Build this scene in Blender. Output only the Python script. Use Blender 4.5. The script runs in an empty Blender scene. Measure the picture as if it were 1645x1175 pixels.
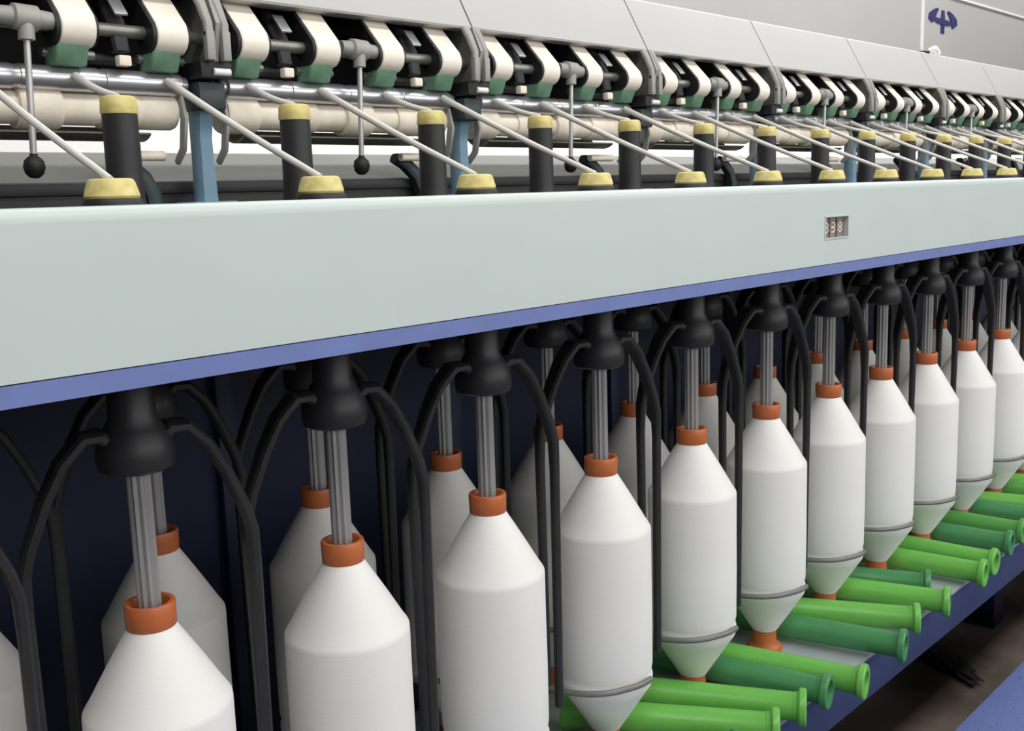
import bpy, bmesh, math, random
from mathutils import Vector, Matrix
random.seed(7)
SC = bpy.context.scene
COL = SC.collection

# ------------------------------------------------------------------ camera
F_PX = 1681.26
CAM = Vector((-0.4259, -0.8763, 0.3572))
YAW, PITCH, ROLL = 0.8078, -0.1618, -0.0322
ca, sa, cb, sb = math.cos(YAW), math.sin(YAW), math.cos(PITCH), math.sin(PITCH)
fwd = Vector((sa*cb, ca*cb, sb)); right = Vector((ca, -sa, 0)); up = right.cross(fwd)
r2 = right*math.cos(ROLL) + up*math.sin(ROLL)
u2 = -right*math.sin(ROLL) + up*math.cos(ROLL)
cd = bpy.data.cameras.new('camera'); cam = bpy.data.objects.new('camera', cd); COL.objects.link(cam)
cam.matrix_world = Matrix(((r2.x, u2.x, -fwd.x, CAM.x), (r2.y, u2.y, -fwd.y, CAM.y),
                           (r2.z, u2.z, -fwd.z, CAM.z), (0, 0, 0, 1)))
cd.sensor_width = 36; cd.lens = 36*F_PX/1645; cd.clip_start = 0.01
SC.camera = cam

# ------------------------------------------------------------------ world, lights, exposure
w = bpy.data.worlds.new('world'); SC.world = w; w.use_nodes = True
w.node_tree.nodes['Background'].inputs[0].default_value = (0.93, 0.96, 1.0, 1)
w.node_tree.nodes['Background'].inputs[1].default_value = 0.17
def area(name, loc, target, sx, sy, power, col=(1, 0.99, 0.975)):
    l = bpy.data.lights.new(name, 'AREA'); l.shape = 'RECTANGLE'; l.size = sx; l.size_y = sy
    l.energy = power; l.color = col
    o = bpy.data.objects.new(name, l); COL.objects.link(o); o.location = loc
    d = Vector(target) - Vector(loc)
    z = -d.normalized(); x = Vector((1, 0, 0)); y = z.cross(x).normalized(); x = y.cross(z)
    o.matrix_world = Matrix(((x.x, y.x, z.x, loc[0]), (x.y, y.y, z.y, loc[1]), (x.z, y.z, z.z, loc[2]), (0, 0, 0, 1)))
    return o
area('aisle_ceiling_light', (1.5, -1.3, 2.2), (1.5, -0.4, -0.3), 7.0, 0.5, 62)
area('opposite_aisle_light', (2.2, -3.9, 1.25), (1.6, 0.0, -0.1), 9.0, 1.4, 105)
area('machine_ceiling_light', (2.0, 0.35, 2.2), (2.0, 0.35, 0), 7.0, 0.4, 16)
area('rear_aisle_light', (5.0, 0.9, 2.2), (5.0, 0.9, 0), 9.0, 0.3, 62)
SC.view_settings.view_transform = 'Standard'; SC.view_settings.look = 'None'
SC.view_settings.gamma = 1; SC.view_settings.use_curve_mapping = False
SC.view_settings.exposure = 0.25

# ------------------------------------------------------------------ materials
def srgb(c):
    return tuple(((v/255)/12.92 if v/255 <= .04045 else ((v/255+.055)/1.055)**2.4) for v in c) + (1,)
def mat(name, rgb, rough=.5, metal=0., var=.06, scale=30., bump=0., bscale=200., stretch=(1, 1, 1), spec=.5, rgb2=None):
    m = bpy.data.materials.new(name); m.use_nodes = True
    nt = m.node_tree; n = nt.nodes; b = n['Principled BSDF']
    b.inputs['Roughness'].default_value = rough; b.inputs['Metallic'].default_value = metal
    b.inputs['Specular IOR Level'].default_value = spec
    tc = n.new('ShaderNodeTexCoord'); mp = n.new('ShaderNodeMapping'); mp.inputs['Scale'].default_value = stretch
    nt.links.new(tc.outputs['Object'], mp.inputs[0])
    nz = n.new('ShaderNodeTexNoise'); nz.inputs['Scale'].default_value = scale; nz.inputs['Detail'].default_value = 4
    nt.links.new(mp.outputs[0], nz.inputs['Vector'])
    cr = n.new('ShaderNodeValToRGB'); c = srgb(rgb); c2 = srgb(rgb2) if rgb2 else c
    cr.color_ramp.elements[0].position = .3; cr.color_ramp.elements[1].position = .7
    cr.color_ramp.elements[0].color = tuple(min(1, v*(1-var)) for v in c2[:3]) + (1,)
    cr.color_ramp.elements[1].color = tuple(min(1, v*(1+var)) for v in c[:3]) + (1,)
    nt.links.new(nz.outputs['Fac'], cr.inputs[0]); nt.links.new(cr.outputs[0], b.inputs['Base Color'])
    if bump:
        n2 = n.new('ShaderNodeTexNoise'); n2.inputs['Scale'].default_value = bscale; n2.inputs['Detail'].default_value = 3
        nt.links.new(mp.outputs[0], n2.inputs['Vector'])
        bp = n.new('ShaderNodeBump'); bp.inputs['Strength'].default_value = bump; bp.inputs['Distance'].default_value = .001
        nt.links.new(n2.outputs['Fac'], bp.inputs['Height']); nt.links.new(bp.outputs[0], b.inputs['Normal'])
    return m
M = {}
M['beam'] = mat('grey_green_enamel', (194, 206, 203), .42, 0, .015, 8)
M['beam_blue'] = mat('blue_enamel', (108, 124, 180), .45, 0, .06, 25)
M['hood'] = mat('light_grey_enamel', (182, 182, 181), .45, 0, .012, 8)
M['black'] = mat('black_paint', (26, 26, 28), .55, 0, .2, 40)
M['dark'] = mat('dark_grey_plastic', (38, 38, 40), .5, 0, .12, 40)
M['flyer'] = mat('dark_flyer_alloy', (50, 50, 52), .45, .4, .1, 30)
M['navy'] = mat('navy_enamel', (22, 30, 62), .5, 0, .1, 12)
M['railblue'] = mat('rail_blue_enamel', (50, 60, 98), .5, 0, .1, 20)
M['railtop'] = mat('pale_grey_rail_plate', (170, 178, 180), .4, .1, .08, 14)
M['steel'] = mat('polished_steel', (205, 205, 210), .3, .8, .05, 60, stretch=(.1, 4, 4))
M['steel_dull'] = mat('dull_steel', (140, 140, 134), .42, .7, .1, 50)
M['spindle'] = mat('spindle_steel', (166, 166, 166), .35, .45, .15, 160, stretch=(1, 1, .03))
M['cast'] = mat('grey_cast_bracket', (158, 158, 153), .5, .2, .1, 30)
M['stand'] = mat('blue_grey_stand', (124, 156, 176), .5, 0, .08, 30)
M['teal'] = mat('dark_teal_iron', (50, 60, 62), .5, 0, .1, 30)
M['cream'] = mat('cream_apron_rubber', (248, 240, 226), .6, 0, .04, 60)
M['cream_roll'] = mat('cream_clearer_cloth', (244, 234, 216), .7, 0, .08, 40, bump=.2)
M['green_clear'] = mat('green_felt_block', (112, 152, 126), .8, 0, .1, 60)
M['yellow'] = mat('yellow_twister_plastic', (226, 214, 142), .5, 0, .08, 90, rgb2=(214, 196, 120))
M['orange'] = mat('orange_bobbin_plastic', (186, 102, 56), .38, 0, .05, 50)
M['green_a'] = mat('bright_green_bobbin_plastic', (112, 188, 82), .33, 0, .06, 18)
M['green_b'] = mat('deep_green_bobbin_plastic', (74, 142, 88), .33, 0, .1, 18)
M['green_c'] = mat('mid_green_bobbin_plastic', (92, 164, 80), .33, 0, .08, 18)
M['white'] = mat('white_plastic', (240, 240, 238), .5, 0, .02, 20)
M['sheet'] = mat('pale_grey_sheet_metal', (212, 214, 208), .42, .1, .05, 10)
M['strand'] = mat('roving_strand_fibre', (222, 220, 214), .75, 0, .03, 40)
M['lever'] = mat('satin_steel_rod', (188, 188, 186), .4, .5, .05, 50)
M['presser'] = mat('grey_presser_steel', (118, 118, 116), .45, .4, .05, 50)
M['trough'] = mat('dark_olive_grey_trough', (100, 100, 92), .5, .1, .1, 30)
M['lint'] = mat('white_lint', (244, 243, 238), .9, 0, .03, 60, bump=.6, bscale=120)
M['floor'] = mat('grimy_brown_floor', (122, 108, 98), .7, 0, .2, 5, rgb2=(72, 62, 56), bump=.3, bscale=40)
M['rag'] = mat('dark_grey_fluff', (34, 32, 32), .95, 0, .3, 60, bump=.8, bscale=90)
M['wall'] = mat('pale_grey_wall_paint', (178, 178, 176), .8, 0, .04, 1.2)
M['ceil'] = mat('white_ceiling_paint', (215, 215, 212), .85, 0, .02, 2)
M['sign'] = mat('dark_blue_sign_paint', (36, 36, 100), .6, 0, .04, 20)
M['digit_bg'] = mat('grey_counter_wheels', (128, 122, 116), .5, 0, .08, 80, rgb2=(150, 118, 106))
M['digit'] = mat('white_digit_paint', (236, 232, 224), .6, 0, .02, 80)

def roving_mat():
    m = mat('white_roving_windings', (236, 235, 231), .62, 0, .015, 12)
    nt = m.node_tree; n = nt.nodes; b = n['Principled BSDF']
    tc = n.new('ShaderNodeTexCoord'); mp = n.new('ShaderNodeMapping'); mp.inputs['Scale'].default_value = (6, 6, 900)
    nt.links.new(tc.outputs['Object'], mp.inputs[0])
    nz = n.new('ShaderNodeTexNoise'); nz.inputs['Scale'].default_value = 1.0; nz.inputs['Detail'].default_value = 3
    nt.links.new(mp.outputs[0], nz.inputs['Vector'])
    bp = n.new('ShaderNodeBump'); bp.inputs['Strength'].default_value = .18; bp.inputs['Distance'].default_value = .0008
    nt.links.new(nz.outputs['Fac'], bp.inputs['Height']); nt.links.new(bp.outputs[0], b.inputs['Normal'])
    b.inputs['Sheen Weight'].default_value = .25; b.inputs['Sheen Roughness'].default_value = .4
    return m
M['roving'] = roving_mat()
def speckle_mat():   # blue paint with dark worn specks
    m = mat('speckled_blue_step_paint', (104, 122, 178), .55, 0, .05, 15)
    nt = m.node_tree; n = nt.nodes; b = n['Principled BSDF']
    old = b.inputs['Base Color'].links[0].from_socket
    tc = n.new('ShaderNodeTexCoord'); vo = n.new('ShaderNodeTexNoise'); vo.inputs['Scale'].default_value = 160
    nt.links.new(tc.outputs['Object'], vo.inputs['Vector'])
    cr = n.new('ShaderNodeValToRGB'); cr.color_ramp.elements[0].position = .66; cr.color_ramp.elements[1].position = .70
    nt.links.new(vo.outputs['Fac'], cr.inputs[0])
    mx = n.new('ShaderNodeMixRGB'); mx.inputs[2].default_value = srgb((50, 56, 84))
    nt.links.new(cr.outputs[0], mx.inputs[0]); nt.links.new(old, mx.inputs[1]); nt.links.new(mx.outputs[0], b.inputs['Base Color'])
    return m
M['step'] = speckle_mat()

# ------------------------------------------------------------------ mesh helpers
def box(bm, x0, x1, y0, y1, z0, z1, bev=0, rot=None):
    g = bmesh.ops.create_cube(bm, size=1.0); vs = g['verts']
    c = Vector(((x0+x1)/2, (y0+y1)/2, (z0+z1)/2))
    for v in vs:
        v.co = Vector((v.co.x*(x1-x0), v.co.y*(y1-y0), v.co.z*(z1-z0)))
        if rot: v.co = rot @ v.co
        v.co += c
    if bev:
        es = list({e for v in vs for e in v.link_edges})
        bmesh.ops.bevel(bm, geom=es, offset=bev, segments=2, affect='EDGES', profile=.5)
def frame_for(d):
    d = d.normalized(); a = Vector((0, 0, 1)) if abs(d.z) < .9 else Vector((1, 0, 0))
    x = d.cross(a).normalized(); return x, d.cross(x).normalized()
def tube(bm, pts, rad, n=12, cap=True):
    pts = [Vector(p) for p in pts]
    if not hasattr(rad, '__len__'): rad = [rad]*len(pts)
    rings = []; x = None
    for i, p in enumerate(pts):
        d = (pts[min(i+1, len(pts)-1)] - pts[max(i-1, 0)]).normalized()
        if x is None: x, y = frame_for(d)
        else:
            x = (x - d*x.dot(d)).normalized(); y = d.cross(x)
        rings.append([bm.verts.new(p + (x*math.cos(2*math.pi*k/n) + y*math.sin(2*math.pi*k/n))*rad[i]) for k in range(n)])
    for a, b in zip(rings, rings[1:]):
        for k in range(n): bm.faces.new((a[k], a[(k+1) % n], b[(k+1) % n], b[k]))
    if cap: bm.faces.new(rings[0][::-1]); bm.faces.new(rings[-1])
def lathe(bm, prof, n=48, mtx=None):
    rings = []
    for r, z in prof:
        if r < 1e-6: rings.append([bm.verts.new((0, 0, z))])
        else: rings.append([bm.verts.new((r*math.cos(2*math.pi*k/n), r*math.sin(2*math.pi*k/n), z)) for k in range(n)])
    for a, b in zip(rings, rings[1:]):
        for k in range(n):
            j = (k+1) % n
            if len(a) == 1 and len(b) == 1: continue
            if len(a) == 1: bm.faces.new((a[0], b[j], b[k]))
            elif len(b) == 1: bm.faces.new((a[k], a[j], b[0]))
            else: bm.faces.new((a[k], a[j], b[j], b[k]))
    if mtx is not None:
        for ring in rings:
            for v in ring: v.co = mtx @ v.co
def ribbon(bm, pts, ws, ts, side):
    """rectangular bar along pts; side = width direction, ws/ts half width / half thickness"""
    pts = [Vector(p) for p in pts]; side = Vector(side).normalized(); rings = []
    for i, p in enumerate(pts):
        d = (pts[min(i+1, len(pts)-1)] - pts[max(i-1, 0)]).normalized(); nrm = d.cross(side).normalized()
        a, t = ws[i], ts[i]
        rings.append([bm.verts.new(p + side*sx*a + nrm*sy*t) for sx, sy in ((-1, -.5), (-.7, -1), (.7, -1), (1, -.5), (1, .5), (.7, 1), (-.7, 1), (-1, .5))])
    for a, b in zip(rings, rings[1:]):
        for k in range(8): bm.faces.new((a[k], a[(k+1) % 8], b[(k+1) % 8], b[k]))
    bm.faces.new(rings[0][::-1]); bm.faces.new(rings[-1])
def prism(bm, poly, x0, x1):
    """poly in (y,z), extruded along x"""
    a = [bm.verts.new((x0, y, z)) for y, z in poly]; b = [bm.verts.new((x1, y, z)) for y, z in poly]
    n = len(poly)
    for k in range(n): bm.faces.new((a[k], a[(k+1) % n], b[(k+1) % n], b[k]))
    bm.faces.new(a[::-1]); bm.faces.new(b)
def build(name, bm, m, parent=None, loc=None, ang=35):
    bmesh.ops.recalc_face_normals(bm, faces=bm.faces[:])
    for f in bm.faces: f.smooth = True
    la = math.radians(ang)
    for e in bm.edges:
        if len(e.link_faces) == 2 and e.calc_face_angle(0) > la: e.smooth = False
    me = bpy.data.meshes.new(name); bm.to_mesh(me); bm.free(); me.materials.append(m)
    o = bpy.data.objects.new(name, me); COL.objects.link(o)
    if parent: o.parent = parent
    if loc: o.location = loc
    return o
def B(fn, *a, **k):
    bm = bmesh.new(); fn(bm, *a, **k); return bm
def tag(o, label, cat, group=None):
    o['label'] = label; o['category'] = cat
    if group: o['group'] = group
    return o
def thing(name, loc, label, cat, group=None):
    o = bpy.data.objects.new(name, None); COL.objects.link(o); o.location = loc; o.empty_display_size = .02
    return tag(o, label, cat, group)
KIDS = {}
def kids(o): return [c for c in bpy.data.objects if c.parent == o]
def copy_tree(o, parent=None):
    c = o.copy(); COL.objects.link(c)
    if parent: c.parent = parent
    ks = KIDS.get(o.name)
    if ks is None: ks = KIDS[o.name] = kids(o)
    for k in ks: copy_tree(k, c)
    return c
def struct(name, bm, m):
    o = build(name, bm, m); o['kind'] = 'structure'; return o
ORD = ['first', 'second', 'third', 'fourth', 'fifth', 'sixth', 'seventh', 'eighth', 'ninth', 'tenth', 'eleventh', 'twelfth',
       'thirteenth', 'fourteenth', 'fifteenth', 'sixteenth', 'seventeenth', 'eighteenth', 'nineteenth', 'twentieth']
def ordn(i):
    if i < 20: return ORD[i]
    t = {2: 'twenty', 3: 'thirty'}[(i+1)//10]
    r = (i+1) % 10
    return {2: 'twentieth', 3: 'thirtieth'}[(i+1)//10] if r == 0 else t + '-' + ORD[r-1]

P = 0.22
X0, X1 = -1.2, 4.2
FRONT = list(range(-1, 15)); BACK = list(range(-1, 15)); RY = 0.193
FLOOR = -0.85

# ------------------------------------------------------------------ setting
struct('floor', B(box, -4, 14, -5, 3.0, FLOOR-.1, FLOOR), M['floor'])
WY = 1.6
bm = bmesh.new(); box(bm, -4, 14, WY, WY+.1, FLOOR, 2.4); struct('wall_back', bm, M['wall'])
struct('ceiling', B(box, -4, 14, -4.2, WY+.1, 2.4, 2.5), M['ceil'])
bm = bmesh.new(); box(bm, 5.9, 9.5, WY-.012, WY, 1.40, 1.412); o = struct('trim_1', bm, M['white'])
# raised blue step board in front of the machine
bm = bmesh.new(); box(bm, X0, X1+.5, -.62, -.239, -.66, -.60, .004)
for k in range(6): box(bm, X0+.3+k*.9, X0+.36+k*.9, -.58, -.28, FLOOR, -.655)
tag(build('step_board', bm, M['step']), 'blue speckled step board along the foot of the machine, bottom right corner', 'step')

# ------------------------------------------------------------------ spindle beam with cover
beam = thing('spindle_beam', (0, 0, 0), 'long grey-green machine beam with blue lower strip above the roving bobbins', 'machine beam')
CX0, CX1, CZ0, CZ1 = 1.102, 1.178, .2745, .3065   # counter window
bm = bmesh.new()
FY = -.100
def quadbox(x0, x1, z0, z1): box(bm, x0, x1, FY, FY+.003, z0, z1)
quadbox(X0, CX0, .2335, .347); quadbox(CX1, X1, .2335, .347); quadbox(CX0, CX1, .2335, CZ0); quadbox(CX0, CX1, CZ1, .347)
build('front_cover', bm, M['beam'], beam)
bm = bmesh.new()
poly = [(-.100, .347), (-.100, .3495), (-.0985, .354), (-.095, .3575), (-.090, .3588), (-.070, .3588), (-.070, .355), (-.0905, .355), (-.094, .352), (-.097, .347)]
prism(bm, poly, X0, X1); build('rounded_rim', bm, M['beam'], beam)
bm = bmesh.new(); prism(bm, [(-.101, .216), (-.101, .2325), (-.096, .2325), (-.096, .219), (-.07, .219), (-.07, .216)], X0, X1)
o = build('lower_strip', bm, M['beam_blue'], beam); o['label'] = 'blue painted strip along the lower edge'
bm = bmesh.new(); box(bm, X0, X1, -.0695, .40, .216, .220); build('underside_plate', bm, M['black'], beam)
bm = bmesh.new(); box(bm, X0, X1, -.0695, .40, .349, .353); build('deck_plate', bm, M['black'], beam)
bm = bmesh.new()
t = .0022
box(bm, CX0-t, CX0, FY-.0012, FY+.006, CZ0-t, CZ1+t); box(bm, CX1, CX1+t, FY-.0012, FY+.006, CZ0-t, CZ1+t)
box(bm, CX0, CX1, FY-.0012, FY+.006, CZ1, CZ1+t); box(bm, CX0, CX1, FY-.0012, FY+.006, CZ0-t, CZ0)
cf = build('counter_frame', bm, M['beam'], beam)
bm = bmesh.new(); box(bm, CX0-.002, CX1+.002, FY+.006, FY+.009, CZ0-.002, CZ1+.002)
cw = build('counter_wheels', bm, M['digit_bg'], cf); cw['label'] = 'recessed three-digit counter reading 338'
def digit(bm, ch, x, z, w, h):
    s = .0022
    segs = {'a': (0, w, h-s, h), 'g': (0, w, h/2-s/2, h/2+s/2), 'd': (0, w, 0, s), 'b': (w-s, w, h/2, h), 'c': (w-s, w, 0, h/2), 'f': (0, s, h/2, h), 'e': (0, s, 0, h/2)}
    for q in {'3': 'agdbc', '8': 'abcdefg'}[ch]:
        a, b_, c, d = segs[q]; box(bm, x+a, x+b_, FY+.0052, FY+.006, z+c, z+d)
for k, ch in enumerate('338'):
    bm = bmesh.new(); digit(bm, ch, CX0+.008+k*.023, CZ0+.007, .012, .017); build('digit', bm, M['digit'], cw)
bm = bmesh.new()
for k in range(2): box(bm, CX0+.0235+k*.023, CX0+.0245+k*.023, FY+.005, FY+.006, CZ0, CZ1)
build('wheel_divider', bm, M['dark'], cw)
ring_me = None
for row, lst in ((0, FRONT), (1, BACK)):
    for i in lst:
        x, y = (i*P, 0) if row == 0 else (.11+i*P, RY)
        if ring_me is None:
            bm = bmesh.new(); lathe(bm, [(.0225, .216), (.046, .216), (.046, .2125), (.040, .2105), (.0225, .2105), (.0225, .216)], 32)
            o = build('bearing_flange', bm, M['steel_dull'], beam); ring_me = o.data
        else:
            o = bpy.data.objects.new('bearing_flange', ring_me); COL.objects.link(o); o.parent = beam
        o.location = (x, y, 0)
# dark inner back panel under the beam
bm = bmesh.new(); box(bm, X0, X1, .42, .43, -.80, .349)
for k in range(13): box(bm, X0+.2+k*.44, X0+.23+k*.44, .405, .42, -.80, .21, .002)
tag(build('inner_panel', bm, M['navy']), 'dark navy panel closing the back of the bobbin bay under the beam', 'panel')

# ------------------------------------------------------------------ bobbin rail
rail = thing('bobbin_rail', (0, 0, -.435), 'long bobbin rail with pale top plate and dark blue front face', 'rail')
bm = bmesh.new(); box(bm, X0, X1, -.146, .30, -.008, 0, .0015); build('top_plate', bm, M['railtop'], rail)
bm = bmesh.new(); box(bm, X0, X1, -.145, -.139, -.080, -.0085); box(bm, X0, X1, -.139, .30, -.080, -.074)
build('front_face', bm, M['railblue'], rail)
for k in range(5):
    bm = bmesh.new(); box(bm, -.9+k*1.1, -.82+k*1.1, .05, .13, FLOOR+.435, -.079, .004)
    build('leg', bm, M['navy'], rail)

# ------------------------------------------------------------------ full roving bobbins
def make_full():
    t = thing('roving_bobbin', (0, 0, -.435), '', 'bobbin')
    z = .435
    bm = bmesh.new()
    lathe(bm, [(.0125, 0), (.027, 0), (.0295, .002), (.0305, .007), (.0285, .012), (.0225, .0155), (.0205, .020), (.0195, .045),
               (.0165, .06), (.0165, z-.024), (.0215, z-.0235), (.0225, z-.022), (.0230, z-.001), (.0222, z+.0005), (.0185, z+.0005), (.0175, z-.001), (.0165, z-.03), (.0125, z-.05), (.0125, 0)], 48)
    build('bobbin_tube', bm, M['orange'], t)
    bm = bmesh.new(); R = .0672
    pr = [(.0168, z-.0185), (.0195, z-.0195)]
    for k in range(1, 12):
        f = k/12; pr.append((.0195+(R-.0025-.0195)*f + .0006*math.sin(math.pi*f), z-.0195+(-.0960+.0195)*f))
    pr += [(R-.0016, z-.0965), (R-.0004, z-.0988), (R, z-.103), (R, z-.16), (R+.0004, z-.22), (R, z-.295), (R-.0012, z-.302), (R-.0016, z-.3055), (R-.0010, z-.309),
           (R+.0002, z-.3125), (R, z-.319), (R-.0018, z-.3245), (R-.006, z-.331)]
    for k in range(1, 9):
        f = k/9; pr.append((R-.006+(.0225-R+.006)*f, z-.331+(-.3925+.331)*f))
    pr += [(.0215, z-.394), (.0168, z-.394), (.0168, z-.0185)]
    lathe(bm, pr, 72); build('roving_package', bm, M['roving'], t, ang=28)
    return t
full0 = make_full()
first = True
def place_full(x, y, lab, grp):
    global first
    o = full0 if first else copy_tree(full0)
    first = False
    o.location = (x, y, -.435); o.rotation_euler = (0, 0, random.uniform(0, 6.28)); o['label'] = lab; o['group'] = grp
for i in FRONT:
    if i == -1: l = 'full white roving bobbin cut off by the left photo edge, front row'
    else: l = 'full white roving bobbin in the front row, %s from the left showing its collar' % ordn(i)
    place_full(i*P, 0, l, 'full roving bobbins in the front row')
for i in BACK:
    l = 'full white roving bobbin in the shaded back row, %s from the left' % ordn(i+1)
    place_full(.11+i*P, RY, l, 'full roving bobbins in the back row')

# ------------------------------------------------------------------ flyers
TH = math.radians(-12)
def make_flyer(back):
    t = thing('flyer', (0, 0, .21), '', 'flyer')
    o0 = .21
    bm = bmesh.new()
    lathe(bm, [(0, -.085), (.028, -.085), (.033, -.082), (.0345, -.072), (.033, -.058), (.026, -.046), (.0205, -.036), (.020, .006), (.018, .010), (.018, .02), (0, .02)], 40)
    build('hub', bm, M['flyer'], t)
    # spindle, fluted
    bm = bmesh.new(); n = 40; zs = [-.0855, -.30, -.60]
    rings = []
    for zz in zs:
        rings.append([bm.verts.new(((.0098+.0009*math.cos(10*2*math.pi*k/n))*math.cos(2*math.pi*k/n), (.0098+.0009*math.cos(10*2*math.pi*k/n))*math.sin(2*math.pi*k/n), zz)) for k in range(n)])
    for a, b in zip(rings, rings[1:]):
        for k in range(n): bm.faces.new((a[k], a[(k+1) % n], b[(k+1) % n], b[k]))
    bm.faces.new(rings[0]); bm.faces.new(rings[-1][::-1])
    o = build('spindle', bm, M['spindle'], t); o['label'] = 'bright fluted steel spindle'
    # arms
    prof = [(.018, -.062), (.030, -.050), (.045, -.0505), (.064, -.070), (.080, -.100), (.096, -.140), (.1015, -.162), (.1025, -.20), (.1015, -.35), (.1005, -.520)]
    ws = [.015, .016, .0155, .0135, .0115, .0095, .008, .006, .0052, .005]
    ts = [.006, .006, .0055, .005, .005, .005, .005, .005, .0048, .0045]
    side = Vector((-math.sin(TH), math.cos(TH), 0))
    for s in (1, -1):
        bm = bmesh.new()
        pts = [Vector((s*r*math.cos(TH), s*r*math.sin(TH), z)) for r, z in prof]
        ribbon(bm, pts, ws, ts, side)
        arm = build('arm', bm, M['flyer'], t, ang=30)
        if s == -1:
            bm = bmesh.new(); a0 = TH+math.pi; pts = []; nseg = 14
            for k in range(nseg+1):
                f = k/nseg; a = a0 + math.radians(112)*f; r = .1005 + (.0722-.1005)*min(1, f*1.5)**.8
                pts.append((r*math.cos(a), r*math.sin(a), -.516 + .0*f))
            tube(bm, pts, [.0042]*(nseg+1), 10)
            pr = build('presser', bm, M['presser'], arm); pr['label'] = 'grey presser finger curving round the package'
    if back:
        bm = bmesh.new(); lathe(bm, [(0, .145), (.0205, .145), (.0195, .150), (.0185, .16), (.018, .2425), (.0165, .2430), (0, .2430)], 36)
        build('top_tube', bm, M['dark'], t)
        zc, r0, r1, h = .2432, .0192, .0178, .0185
    else:
        bm = bmesh.new(); lathe(bm, [(0, .145), (.025, .145), (.025, .151), (.0235, .1545), (0, .1545)], 36)
        build('top_tube', bm, M['dark'], t)
        zc, r0, r1, h = .1548, .0232, .0196, .0168
    bm = bmesh.new()
    lathe(bm, [(.006, zc), (r0-.001, zc), (r0, zc+.002), (r1+.0006, zc+h-.004), (r1-.001, zc+h-.001), (r1-.003, zc+h), (.008, zc+h), (.006, zc+h-.003), (.006, zc)], 40)
    o = build('false_twister', bm, M['yellow'], t); o['label'] = 'pale yellow cap'
    return t
ff = make_flyer(False); fb = make_flyer(True)
for i in FRONT:
    o = ff if i == FRONT[0] else copy_tree(ff)
    o.location = (i*P, 0, .21)
    o['group'] = 'front row flyers'
    o['label'] = ('dark two-armed flyer at the left photo edge, front row' if i == -1 else
        'dark two-armed flyer with low yellow cap over the %s collared bobbin of the front row' % ordn(i))
for i in BACK:
    o = fb if i == BACK[0] else copy_tree(fb)
    o.location = (.11+i*P, RY, .21)
    o['group'] = 'back row flyers'
    o['label'] = 'flyer with tall black top tube and yellow cap, back row, %s from the left' % ordn(i+1)

# ------------------------------------------------------------------ empty green bobbins lying on the rail
def make_empty():
    t = thing('empty_bobbin', (0, 0, 0), '', 'bobbin')
    L = .315; mt = Matrix.Rotation(math.radians(-90), 4, 'X')      # axis towards +y, visible collar end at origin
    bm = bmesh.new()
    lathe(bm, [(.0175, 0), (.0255, 0), (.0275, .0015), (.0280, .004), (.0278, .0095), (.0262, .0115), (.0222, .0125), (.0208, .017), (.0212, .10), (.0216, L-.035), (.0226, L-.03), (.0255, L-.012), (.0255, L), (.0175, L), (.0165, L-.01), (.0165, .01), (.0175, 0)], 48, mt)
    build('bobbin_tube', bm, M['green_a'], t)
    bm = bmesh.new()
    lathe(bm, [(.0208, .0165), (.0218, .0172), (.0218, .0185), (.0208, .0192), (.0207, .018), (.0208, .0165)], 40, mt)
    build('collar_ring', bm, M['green_a'], t)
    return t
# (x of collar end, y of collar end, degrees swung towards -x, height, colour, label)
GB = [
 (0.8328, -0.1789, 31.5, 0, 'green_a', 'bright green empty bobbin cut by the bottom photo edge'),
 (0.91, -0.18, 27, 0, 'green_a', 'bright green empty bobbin just above the one cut by the bottom edge'),
 (0.9778, -0.1838, 12.8, 0, 'green_b', 'deep green empty bobbin lying close beside a brighter longer-reaching one'),
 (1.042, -0.2118, 13.9, 0, 'green_a', 'bright green empty bobbin reaching over the rail edge behind the deep green one'),
 (1.2062, -0.2042, 13.8, 0, 'green_b', 'deep green empty bobbin pointing towards the dark fluff on the floor'),
 (1.33, -0.176, 27, 0, 'green_a', 'glossy bright green empty bobbin right behind the one pointing at the fluff'),
 (1.4388, -0.1875, 17.7, 0, 'green_a', 'bright green empty bobbin between the glossy one and a short deep green one'),
 (1.5022, -0.1258, 23.2, 0, 'green_b', 'deep green empty bobbin set further back than its neighbours'),
 (1.624, -0.186, 7, 0, 'green_a', 'broad bright green empty bobbin, nearer of a touching pair'),
 (1.7, -0.18, 3, 0, 'green_a', 'bright green empty bobbin, farther of a touching pair'),
 (1.8354, -0.1657, 6.7, 0, 'green_b', 'deep green empty bobbin at the right photo edge, just beyond the touching bright pair'),
 (1.9316, -0.1604, 3.3, 0, 'green_c', 'mid green empty bobbin at the right photo edge, beside a deep green one'),
 (2.0557, -0.1599, 7.4, 0, 'green_b', 'deep green empty bobbin at the right edge below two lighter ones'),
 (2.162, -0.167, 16.4, 0, 'green_a', 'bright green empty bobbin near the upper right end of the rail'),
 (2.2821, -0.1508, 10.2, 0, 'green_c', 'mid green empty bobbin, last but one along the rail'),
 (2.3604, -0.1823, 12.0, 0, 'green_a', 'bright green empty bobbin, farthest along the rail at the right edge'),
 (0.7448, -0.1688, 45.4, 0, 'green_b', 'dark green empty bobbin half hidden behind the third full bobbin'),
]
e0 = make_empty(); variants = {}
for j, (x, y, a, dz, c, lab) in enumerate(GB):
    if j == 0: o = e0; variants[c] = e0
    elif c in variants: o = copy_tree(variants[c])
    else:
        o = copy_tree(e0); variants[c] = o
        for k in kids(o):
            k.data = k.data.copy(); k.data.materials.clear(); k.data.materials.append(M[c])
        KIDS[o.name] = kids(o)
    o.location = (x, y, -.4068 + dz); o.rotation_euler = (0, 0, math.radians(a))
    o['label'] = lab; o['group'] = 'empty green bobbins lying on the rail'
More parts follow.
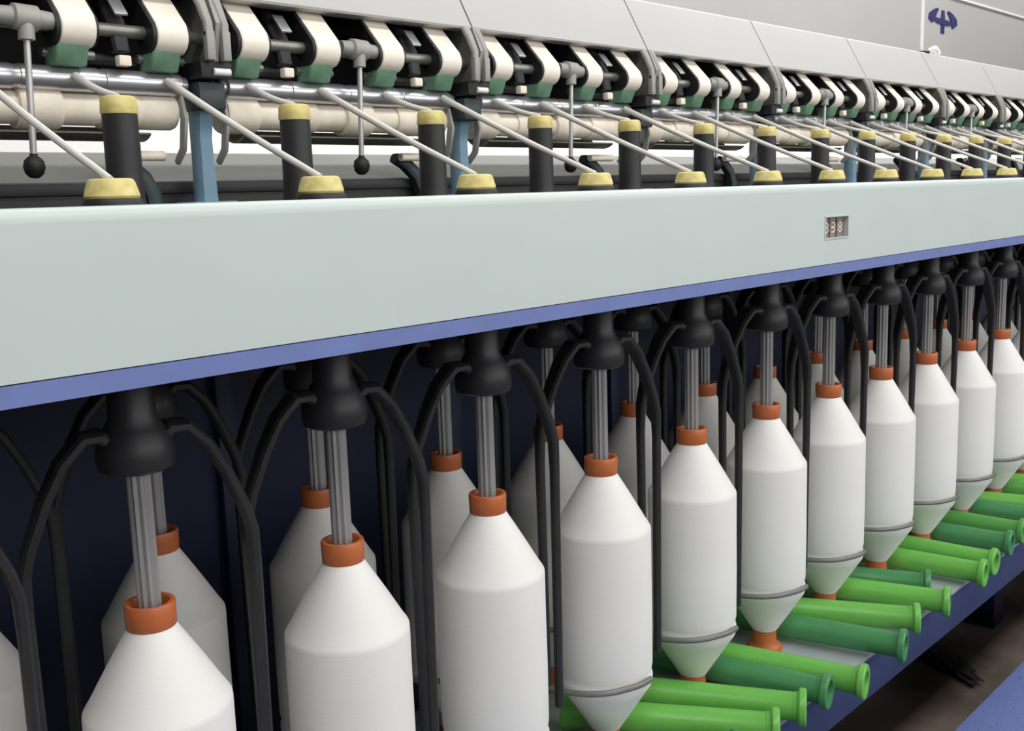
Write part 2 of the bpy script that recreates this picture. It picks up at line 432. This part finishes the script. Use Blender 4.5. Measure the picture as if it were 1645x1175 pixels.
# dark rag of fluff hanging below the rail
bm = bmesh.new(); bmesh.ops.create_icosphere(bm, subdivisions=4, radius=1)
from mathutils import noise
for v in bm.verts:
    n_ = noise.noise(v.co*2.2)*.35 + noise.noise(v.co*6)*.15
    v.co = v.co*(1+n_); v.co = Vector((v.co.x*.15, v.co.y*.035, v.co.z*.012+.002))
o = build('dust_fluff', bm, M['rag']); o.location = (1.56, -.10, FLOOR+.10); o.rotation_euler = (0, .5, .5)
tag(o, 'dark clump of grimy fluff on the floor below the empty bobbins', 'fluff')
o.location = (2.13, .09, FLOOR+.012); o.rotation_euler = (0, 0, math.radians(54))

# ------------------------------------------------------------------ hood panels
HY0, HZ0, HY1, HZ1 = .2755, .602, .3300, .704
for k in range(-2, 8):
    x0 = .715+.44*(k-1)+.0018; x1 = .715+.44*k-.0018
    bm = bmesh.new()
    prism(bm, [(HY0, HZ0), (HY0-.0012, HZ0+.003), (HY1-.003, HZ1-.004), (HY1, HZ1), (HY1+.005, HZ1+.0018), (HY1+.16, HZ1+.002),
               (HY1+.16, HZ1-.002), (HY1+.004, HZ1-.003), (HY0+.004, HZ0+.004), (HY0+.03, HZ0+.006), (HY0+.03, HZ0)], x0, x1)
    lab = {-2: None, -1: None}.get(k, 'light grey sloping hood panel, %s from the left along the machine top' % ordn(max(k, 0)))
    if k < 0: lab = 'light grey sloping hood panel beyond the left photo edge' if k == -2 else 'light grey sloping hood panel above the left photo edge'
    tag(build('hood_panel', bm, M['hood']), lab, 'panel', 'hood panels')
bm = bmesh.new(); box(bm, X0, X1, .45, .46, .50, .70); box(bm, X0, X1, .36, .46, .495, .50)
tag(build('drafting_back_panel', bm, M['black']), 'black panel behind the drafting rollers, under the hood', 'panel')

# pole and lint on top of hood
t = thing('signal_pole', (2.532, .35, .7065), 'thin white upright pole standing on the hood', 'pole')
bm = bmesh.new(); tube(bm, [(0, 0, .006), (0, 0, .55)], .0042, 16); build('pole', bm, M['white'], t)
bm = bmesh.new(); lathe(bm, [(0, 0), (.022, 0), (.022, .004), (.010, .006), (0, .006)], 24); build('base_plate', bm, M['black'], t)
bm = bmesh.new(); bmesh.ops.create_icosphere(bm, subdivisions=4, radius=1)
for v in bm.verts:
    n_ = noise.noise(v.co*1.6)*.25; v.co *= (1+n_); v.co = Vector((v.co.x*.018, v.co.y*.014, v.co.z*.013))
bmesh.ops.create_icosphere(bm, subdivisions=3, radius=.008, matrix=Matrix.Translation((.028, .0, -.005)))
o = build('lint_tuft', bm, M['lint']); o.location = (2.605, .345, .718)
tag(o, 'small white lint tuft on the hood beside the white pole', 'lint')

# blue mark on the wall
MX, MZ, SX, SZ = 5.827, 1.2580, 0.1813, 0.0650      # centre and half sizes of the mark, metres
bm = bmesh.new(); ye = -.004
def stroke(pts, hw, ye=-.004):
    pts = [Vector((p[0], 0, p[1])) for p in pts]
    L = []; R_ = []
    for i, p in enumerate(pts):
        d = (pts[min(i+1, len(pts)-1)]-pts[max(i-1, 0)]).normalized(); n_ = Vector((-d.z, 0, d.x))*hw[i]
        L.append((p+n_)); R_.append((p-n_))
    poly = [Vector((q.x*SX, 0, q.z*SZ)) for q in L + R_[::-1]]
    f = [bm.verts.new((q.x, 0, q.z)) for q in poly]; b = [bm.verts.new((q.x, ye, q.z)) for q in poly]
    n = len(poly); N = len(pts)
    for k in range(n): bm.faces.new((f[k], f[(k+1) % n], b[(k+1) % n], b[k]))
    for i in range(N-1):
        for s_ in (f, b): bm.faces.new((s_[i], s_[i+1], s_[n-2-i], s_[n-1-i]))
h = .17
stroke([(0, -1.0), (0, -.5), (0, .1), (0, .95)], [h*.8, h*.8, h*.95, h*.6])
stroke([(-.72, .10), (-.4, .0), (0, -.03), (.4, -.05), (.72, .02)], [h*.8, h*1.3, h*1.5, h*1.3, h*.8], -.0055)
stroke([(-.45, .98), (-.66, .7), (-.84, .38), (-.92, .02), (-.80, -.2)], [h*.5, h*1.0, h*1.5, h*1.2, h*.4], -.007)
stroke([(.38, .95), (.62, .7), (.84, .36), (.92, -.02), (.78, -.35)], [h*.5, h*1.0, h*1.5, h*1.3, h*.4], -.007)
o = build('wall_mark', bm, M['sign']); o.location = (MX, WY, MZ)
tag(o, 'dark blue three-pronged emblem painted on the pale back wall', 'sign')

# ------------------------------------------------------------------ drafting system
def seg_cyl(bm, x0, x1, y, z, r, n=28, steps=None):
    mt = Matrix.Translation((0, y, z)) @ Matrix.Rotation(math.radians(90), 4, 'Y')
    pr = [(0, x0)] + (steps or [(r*.96, x0), (r, x0+.001), (r, x1-.001), (r*.96, x1)]) + [(0, x1)]
    lathe(bm, pr, n, mt)
# bracket stands, one per section
def make_stand():
    t = thing('roller_stand', (0, 0, .353), '', 'bracket')
    Z = -.353
    bm = bmesh.new()
    ribbon(bm, [(0, .310, .0), (0, .311, .05), (.0, .312, .085), (0, .309, .115), (0, .300, .128)], [.0135, .012, .0115, .013, .015], [.012, .012, .012, .014, .014], (1, 0, 0))
    box(bm, -.03, .03, .285, .335, .0, .008, .002)
    o = build('blue_post', bm, M['stand'], t); o['label'] = 'blue-grey painted post'
    bm = bmesh.new(); box(bm, -.019, .017, .275, .32, .117, .150, .003); build('roller_block', bm, M['teal'], t)
    bm = bmesh.new(); box(bm, -.022, .020, .262, .315, .152, .172, .002); build('cap_block', bm, M['black'], t)
    bm = bmesh.new(); seg_cyl(bm, -.006, .016, .262, .160, .0045, 20); build('pin', bm, M['white'], t)
    bm = bmesh.new()
    prism(bm, [(.262, .172), (.330, .172), (.345, .250), (.268, .250), (.252, .215)], -.004, .002)
    build('side_plate', bm, M['cast'], t)
    for dx in (-.013, .008):
        bm = bmesh.new(); box(bm, dx-.0055, dx+.0055, .250, .260, .172, .206, .0015)
        ribbon(bm, [(dx, .255, .200), (dx, .2555, .214), (dx-.002, .264, .236), (dx-.003, .272, .250)], [.0055, .0055, .006, .007], [.004]*4, (1, 0, 0))
        build('flange_bar', bm, M['cast'], t)
    return t
st0 = make_stand()
for s in range(-1, 8):
    o = st0 if s == -1 else copy_tree(st0)
    o.location = (.273+.44*s, 0, .353); o['group'] = 'roller stands'
    o['label'] = 'grey twin-bar bracket on blue post, left of the photo edge' if s < 0 else 'grey twin-bar bracket on blue post, %s from the left' % ordn(s)

# apron units
def make_unit():
    t = thing('apron_unit', (0, 0, .5), '', 'drafting unit')
    # belt: capsule loop in yz, nose centre (.276,.05) to tail (.362,.138), radius .0195
    a = Vector((.2775, .0505)); b = Vector((.358, .142)); d = (b-a).normalized(); n_ = Vector((-d.y, d.x))
    def loop(r, seg=12):
        pts = []
        a0 = math.atan2(n_.y, n_.x)
        for k in range(seg+1):
            an = a0 + math.pi*k/seg; pts.append((a.x+r*math.cos(an), a.y+r*math.sin(an)))
        for k in range(seg+1):
            an = a0 + math.pi + math.pi*k/seg; pts.append((b.x+r*.75*math.cos(an), b.y+r*.75*math.sin(an)))
        return pts
    bm = bmesh.new(); prism(bm, loop(.0200), -.0215, .0170)
    bmesh.ops.bevel(bm, geom=[e for e in bm.edges if abs(e.verts[0].co.x-e.verts[1].co.x) < 1e-6], offset=.0012, segments=1, affect='EDGES')
    build('apron_belt', bm, M['cream'], t, ang=25)
    bm = bmesh.new(); prism(bm, loop(.0185), -.0265, -.0220); prism(bm, loop(.0185), .0175, .0200); 
    build('side_plate', bm, M['black'], t)
    bm = bmesh.new(); prism(bm, [(.268, .032), (.300, .032), (.304, .012), (.278, .011)], -.024, .0115)
    bmesh.ops.bevel(bm, geom=bm.edges[:], offset=.0015, segments=1, affect='EDGES')
    o = build('clearer_block', bm, M['green_clear'], t); o['label'] = 'green felt-faced block below the belt'
    bm = bmesh.new(); seg_cyl(bm, -.030, .028, .296, .026, .0052, 16); build('axle', bm, M['steel_dull'], t)
    return t
un0 = make_unit()
NB = 30
for k in range(0, NB):
    o = un0 if k == 0 else copy_tree(un0)
    o.location = (.11*k-.001, 0, .5); o['group'] = 'apron units'
    o['label'] = 'cream apron belt unit with green block, %s from the left' % ordn(k)
# weighting saddles between pairs: black arms with pale knob, on the shaft
def make_arm():
    t = thing('weighting_arm', (0, 0, .5), '', 'arm')
    bm = bmesh.new()
    ribbon(bm, [(0, .282, .030), (0, .290, .060), (0, .32, .10), (0, .36, .14)], [.010, .011, .010, .010], [.006, .008, .008, .008], (1, 0, 0))
    box(bm, -.030, .030, .300, .325, .020, .030, .002)
    build('lever', bm, M['black'], t)
    bm = bmesh.new(); box(bm, -.0075, .0075, .272, .284, .014, .026, .002); build('knob', bm, M['cream_roll'], t)
    bm = bmesh.new(); box(bm, -.0080, .0080, .268, .298, .0795, .0825, .001, Matrix.Rotation(.85, 3, 'X')); build('spring_plate', bm, M['steel'], t)
    return t
ar0 = make_arm(); j = 0
for s in range(0, 8):
    for q in (-.055-.055, .055+.11-.0):
        x = .273+.44*s + (-.11 if q < 0 else -.33) 
        if x < -.05: continue
        o = ar0 if j == 0 else copy_tree(ar0); j += 1
        o.location = (x, 0, .5); o['group'] = 'weighting arms'
        o['label'] = 'black weighting arm with pale knob between apron belts, %s from the left' % ordn(j-1)
# shafts and rollers per section
SH0 = .273
for s in range(0, 8):
    x0 = SH0+.44*(s-1)+.022; x1 = SH0+.44*s-.024
    bm = bmesh.new(); seg_cyl(bm, x0-.018, x1+.02, .284, .5535, .0075, 24)
    tag(build('top_roller_shaft', bm, M['steel_dull']), 'dull steel shaft running through the apron belts, machine section %s from the left' % ordn(s), 'shaft', 'top roller shafts')
    bm = bmesh.new()
    st = []
    x = x0
    r = .0136
    st = [(r*.7, x0), (r*.7, x0+.006)]
    for q in range(4):
        a_ = x0+.008+q*(x1-x0-.016)/4; b_ = x0+.008+(q+1)*(x1-x0-.016)/4
        st += [(r, a_+.0005), (r, b_-.008), (r*.93, b_-.0075), (r*.93, b_-.0005)]
    st += [(r*.7, x1-.006), (r*.7, x1)]
    seg_cyl(bm, x0, x1, .300, .4995, r, 32, st)
    tag(build('steel_roller', bm, M['steel']), 'polished steel delivery roller, machine section %s from the left' % ordn(s), 'roller', 'steel rollers')
    t = thing('clearer_roller', (0, .318, .469), 'cream clearer roller in a grey trough, machine section %s from the left' % ordn(s), 'roller', 'clearer rollers')
    bm = bmesh.new(); R0 = .0218; st = []; L = x1-x0-.02; xx = x0+.01; n6 = 8
    for q in range(n6):
        a_ = xx+q*L/n6; b_ = a_+L/n6; rr = R0*(1.0 if q % 2 == 0 else .86) + (.003 if q in (0, 4, 7) else 0)
        st += [(rr*.94, a_+.0003), (rr, a_+.004), (rr, b_-.004), (rr*.94, b_-.0003)]
    seg_cyl(bm, xx, xx+L, 0, 0, R0, 32, st); build('cloth_sleeve', bm, M['cream_roll'], t)
    bm = bmesh.new()
    arc = [(.036*math.cos(math.radians(q)), .036*math.sin(math.radians(q))) for q in range(232, 335, 12)]
    arc2 = [(y*.93, z*.93) for y, z in arc[::-1]]
    prism(bm, arc+arc2, x0+.03, x1-.05); build('trough', bm, M['trough'], t)
    for xe in (x0+.004, x1-.007):
        bm = bmesh.new(); ribbon(bm, [(xe, -.018, .018), (xe, -.024, -.01), (xe, -.016, -.045), (xe, 0, -.060)], [.003]*4, [.004, .006, .005, .004], (1, 0, 0))
        build('end_arm', bm, M['cast'], t)
    bm = bmesh.new(); seg_cyl(bm, x1-.085, x1-.022, .004, -.052, .006, 20); build('tension_rod', bm, M['cream_roll'], t)
    # curved dark arm under the roller
    xa = SH0+.44*s-.075
    t = thing('curved_arm', (xa, .335, .353), 'dark teal curved arm rising to the roller trough, %s from the left' % ordn(s), 'arm', 'curved arms')
    bm = bmesh.new(); ribbon(bm, [(.018, 0, 0), (.016, 0, .018), (.006, 0, .038), (-.012, .003, .055), (-.03, .006, .064)], [.009]*5, [.0095, .0095, .009, .0085, .007], (0, 1, 0))
    build('hook', bm, M['teal'], t)
    bm = bmesh.new(); box(bm, -.02, .055, -.01, .012, 0, .006, .0015); build('foot', bm, M['teal'], t)
# weight levers with black ball
def make_weight():
    t = thing('pressure_lever', (0, .268, .553), '', 'lever')
    bm = bmesh.new(); tube(bm, [(0, 0, -.012), (0, 0, -.142)], .0036, 14); build('rod', bm, M['lever'], t)
    bm = bmesh.new(); lathe(bm, [(0, -.163), (.005, -.1622), (.0092, -.158), (.0112, -.151), (.0100, -.1445), (.006, -.1405), (.004, -.139), (.004, -.137), (0, -.137)], 28)
    build('ball_knob', bm, M['black'], t)
    bm = bmesh.new(); tube(bm, [(-.0, 0, -.020), (0, 0, .004)], .0085, 20)
    mt = Matrix.Rotation(math.radians(90), 4, 'Y')
    lathe(bm, [(0, -.030), (.009, -.030), (.010, -.014), (.0135, -.012), (.0135, .012), (.010, .014), (.009, .034), (0, .034)], 28, Matrix.Translation((0, .003, .003)) @ mt)
    build('clamp', bm, M['cast'], t)
    return t
w0 = make_weight()
for s in range(0, 7):
    o = w0 if s == 0 else copy_tree(w0)
    o.location = (.054+.44*s, .268, .553); o.rotation_euler = (0, math.radians(2.5), 0); o['group'] = 'pressure levers'
    o['label'] = 'hanging steel lever with black ball end, %s from the left' % ordn(s)

# rear cover sheet, dark rail, and rear things
bm = bmesh.new()
prism(bm, [(.365, .388), (.50, .430), (.505, .427), (.37, .384)], X0, X1)
tag(build('rear_cover_sheet', bm, M['sheet']), 'pale grey sloping sheet metal cover seen beneath the rollers', 'cover')
bm = bmesh.new(); box(bm, X0, X1, .345, .372, .372, .386, .002); box(bm, X0, X1, .35, .365, .353, .372)
tag(build('dark_rail', bm, M['dark']), 'dark flat rail running behind the flyer tops', 'rail')

bm = bmesh.new(); prism(bm, [(1.08, .30), (1.36, .56), (1.40, .555), (1.40, FLOOR), (1.08, FLOOR)], X0, X1+4)
tag(build('neighbouring_machine', bm, M['white']), 'white sloping cover of the next machine glimpsed beneath the rollers', 'machine')

# roving strands
def strand(k, dst, n):
    p0 = Vector((.11*k, .292, .4955)); p0 = Vector((.11*k, .2862, .5015)); p1 = Vector(dst)
    mid = []
    for q in range(9):
        f = q/8; p = p0.lerp(p1, f); p.z -= .0025*math.sin(math.pi*f)*(1 if k % 2 == 0 else 1.3); mid.append(p)
    bm = bmesh.new(); tube(bm, mid, [.0046, .0043, .0041, .0040, .0039, .0038, .0037, .0036, .0032], 10)
    return bm
for k in range(0, NB):
    if k % 2 == 0: i = k//2; dst = (i*P, 0, .381); lab = 'white roving strand running down to the %s low yellow cap of the front row' % ordn(i)
    else: i = (k-1)//2; dst = (.11+i*P, RY, .4715); lab = 'white roving strand running to the %s tall black tube of the back row' % ordn(i+1)
    if (k % 2 == 0 and i > 14) or (k % 2 and i > 14): continue
    tag(build('roving_strand', strand(k, dst, k), M['strand']), lab, 'yarn', 'roving strands')
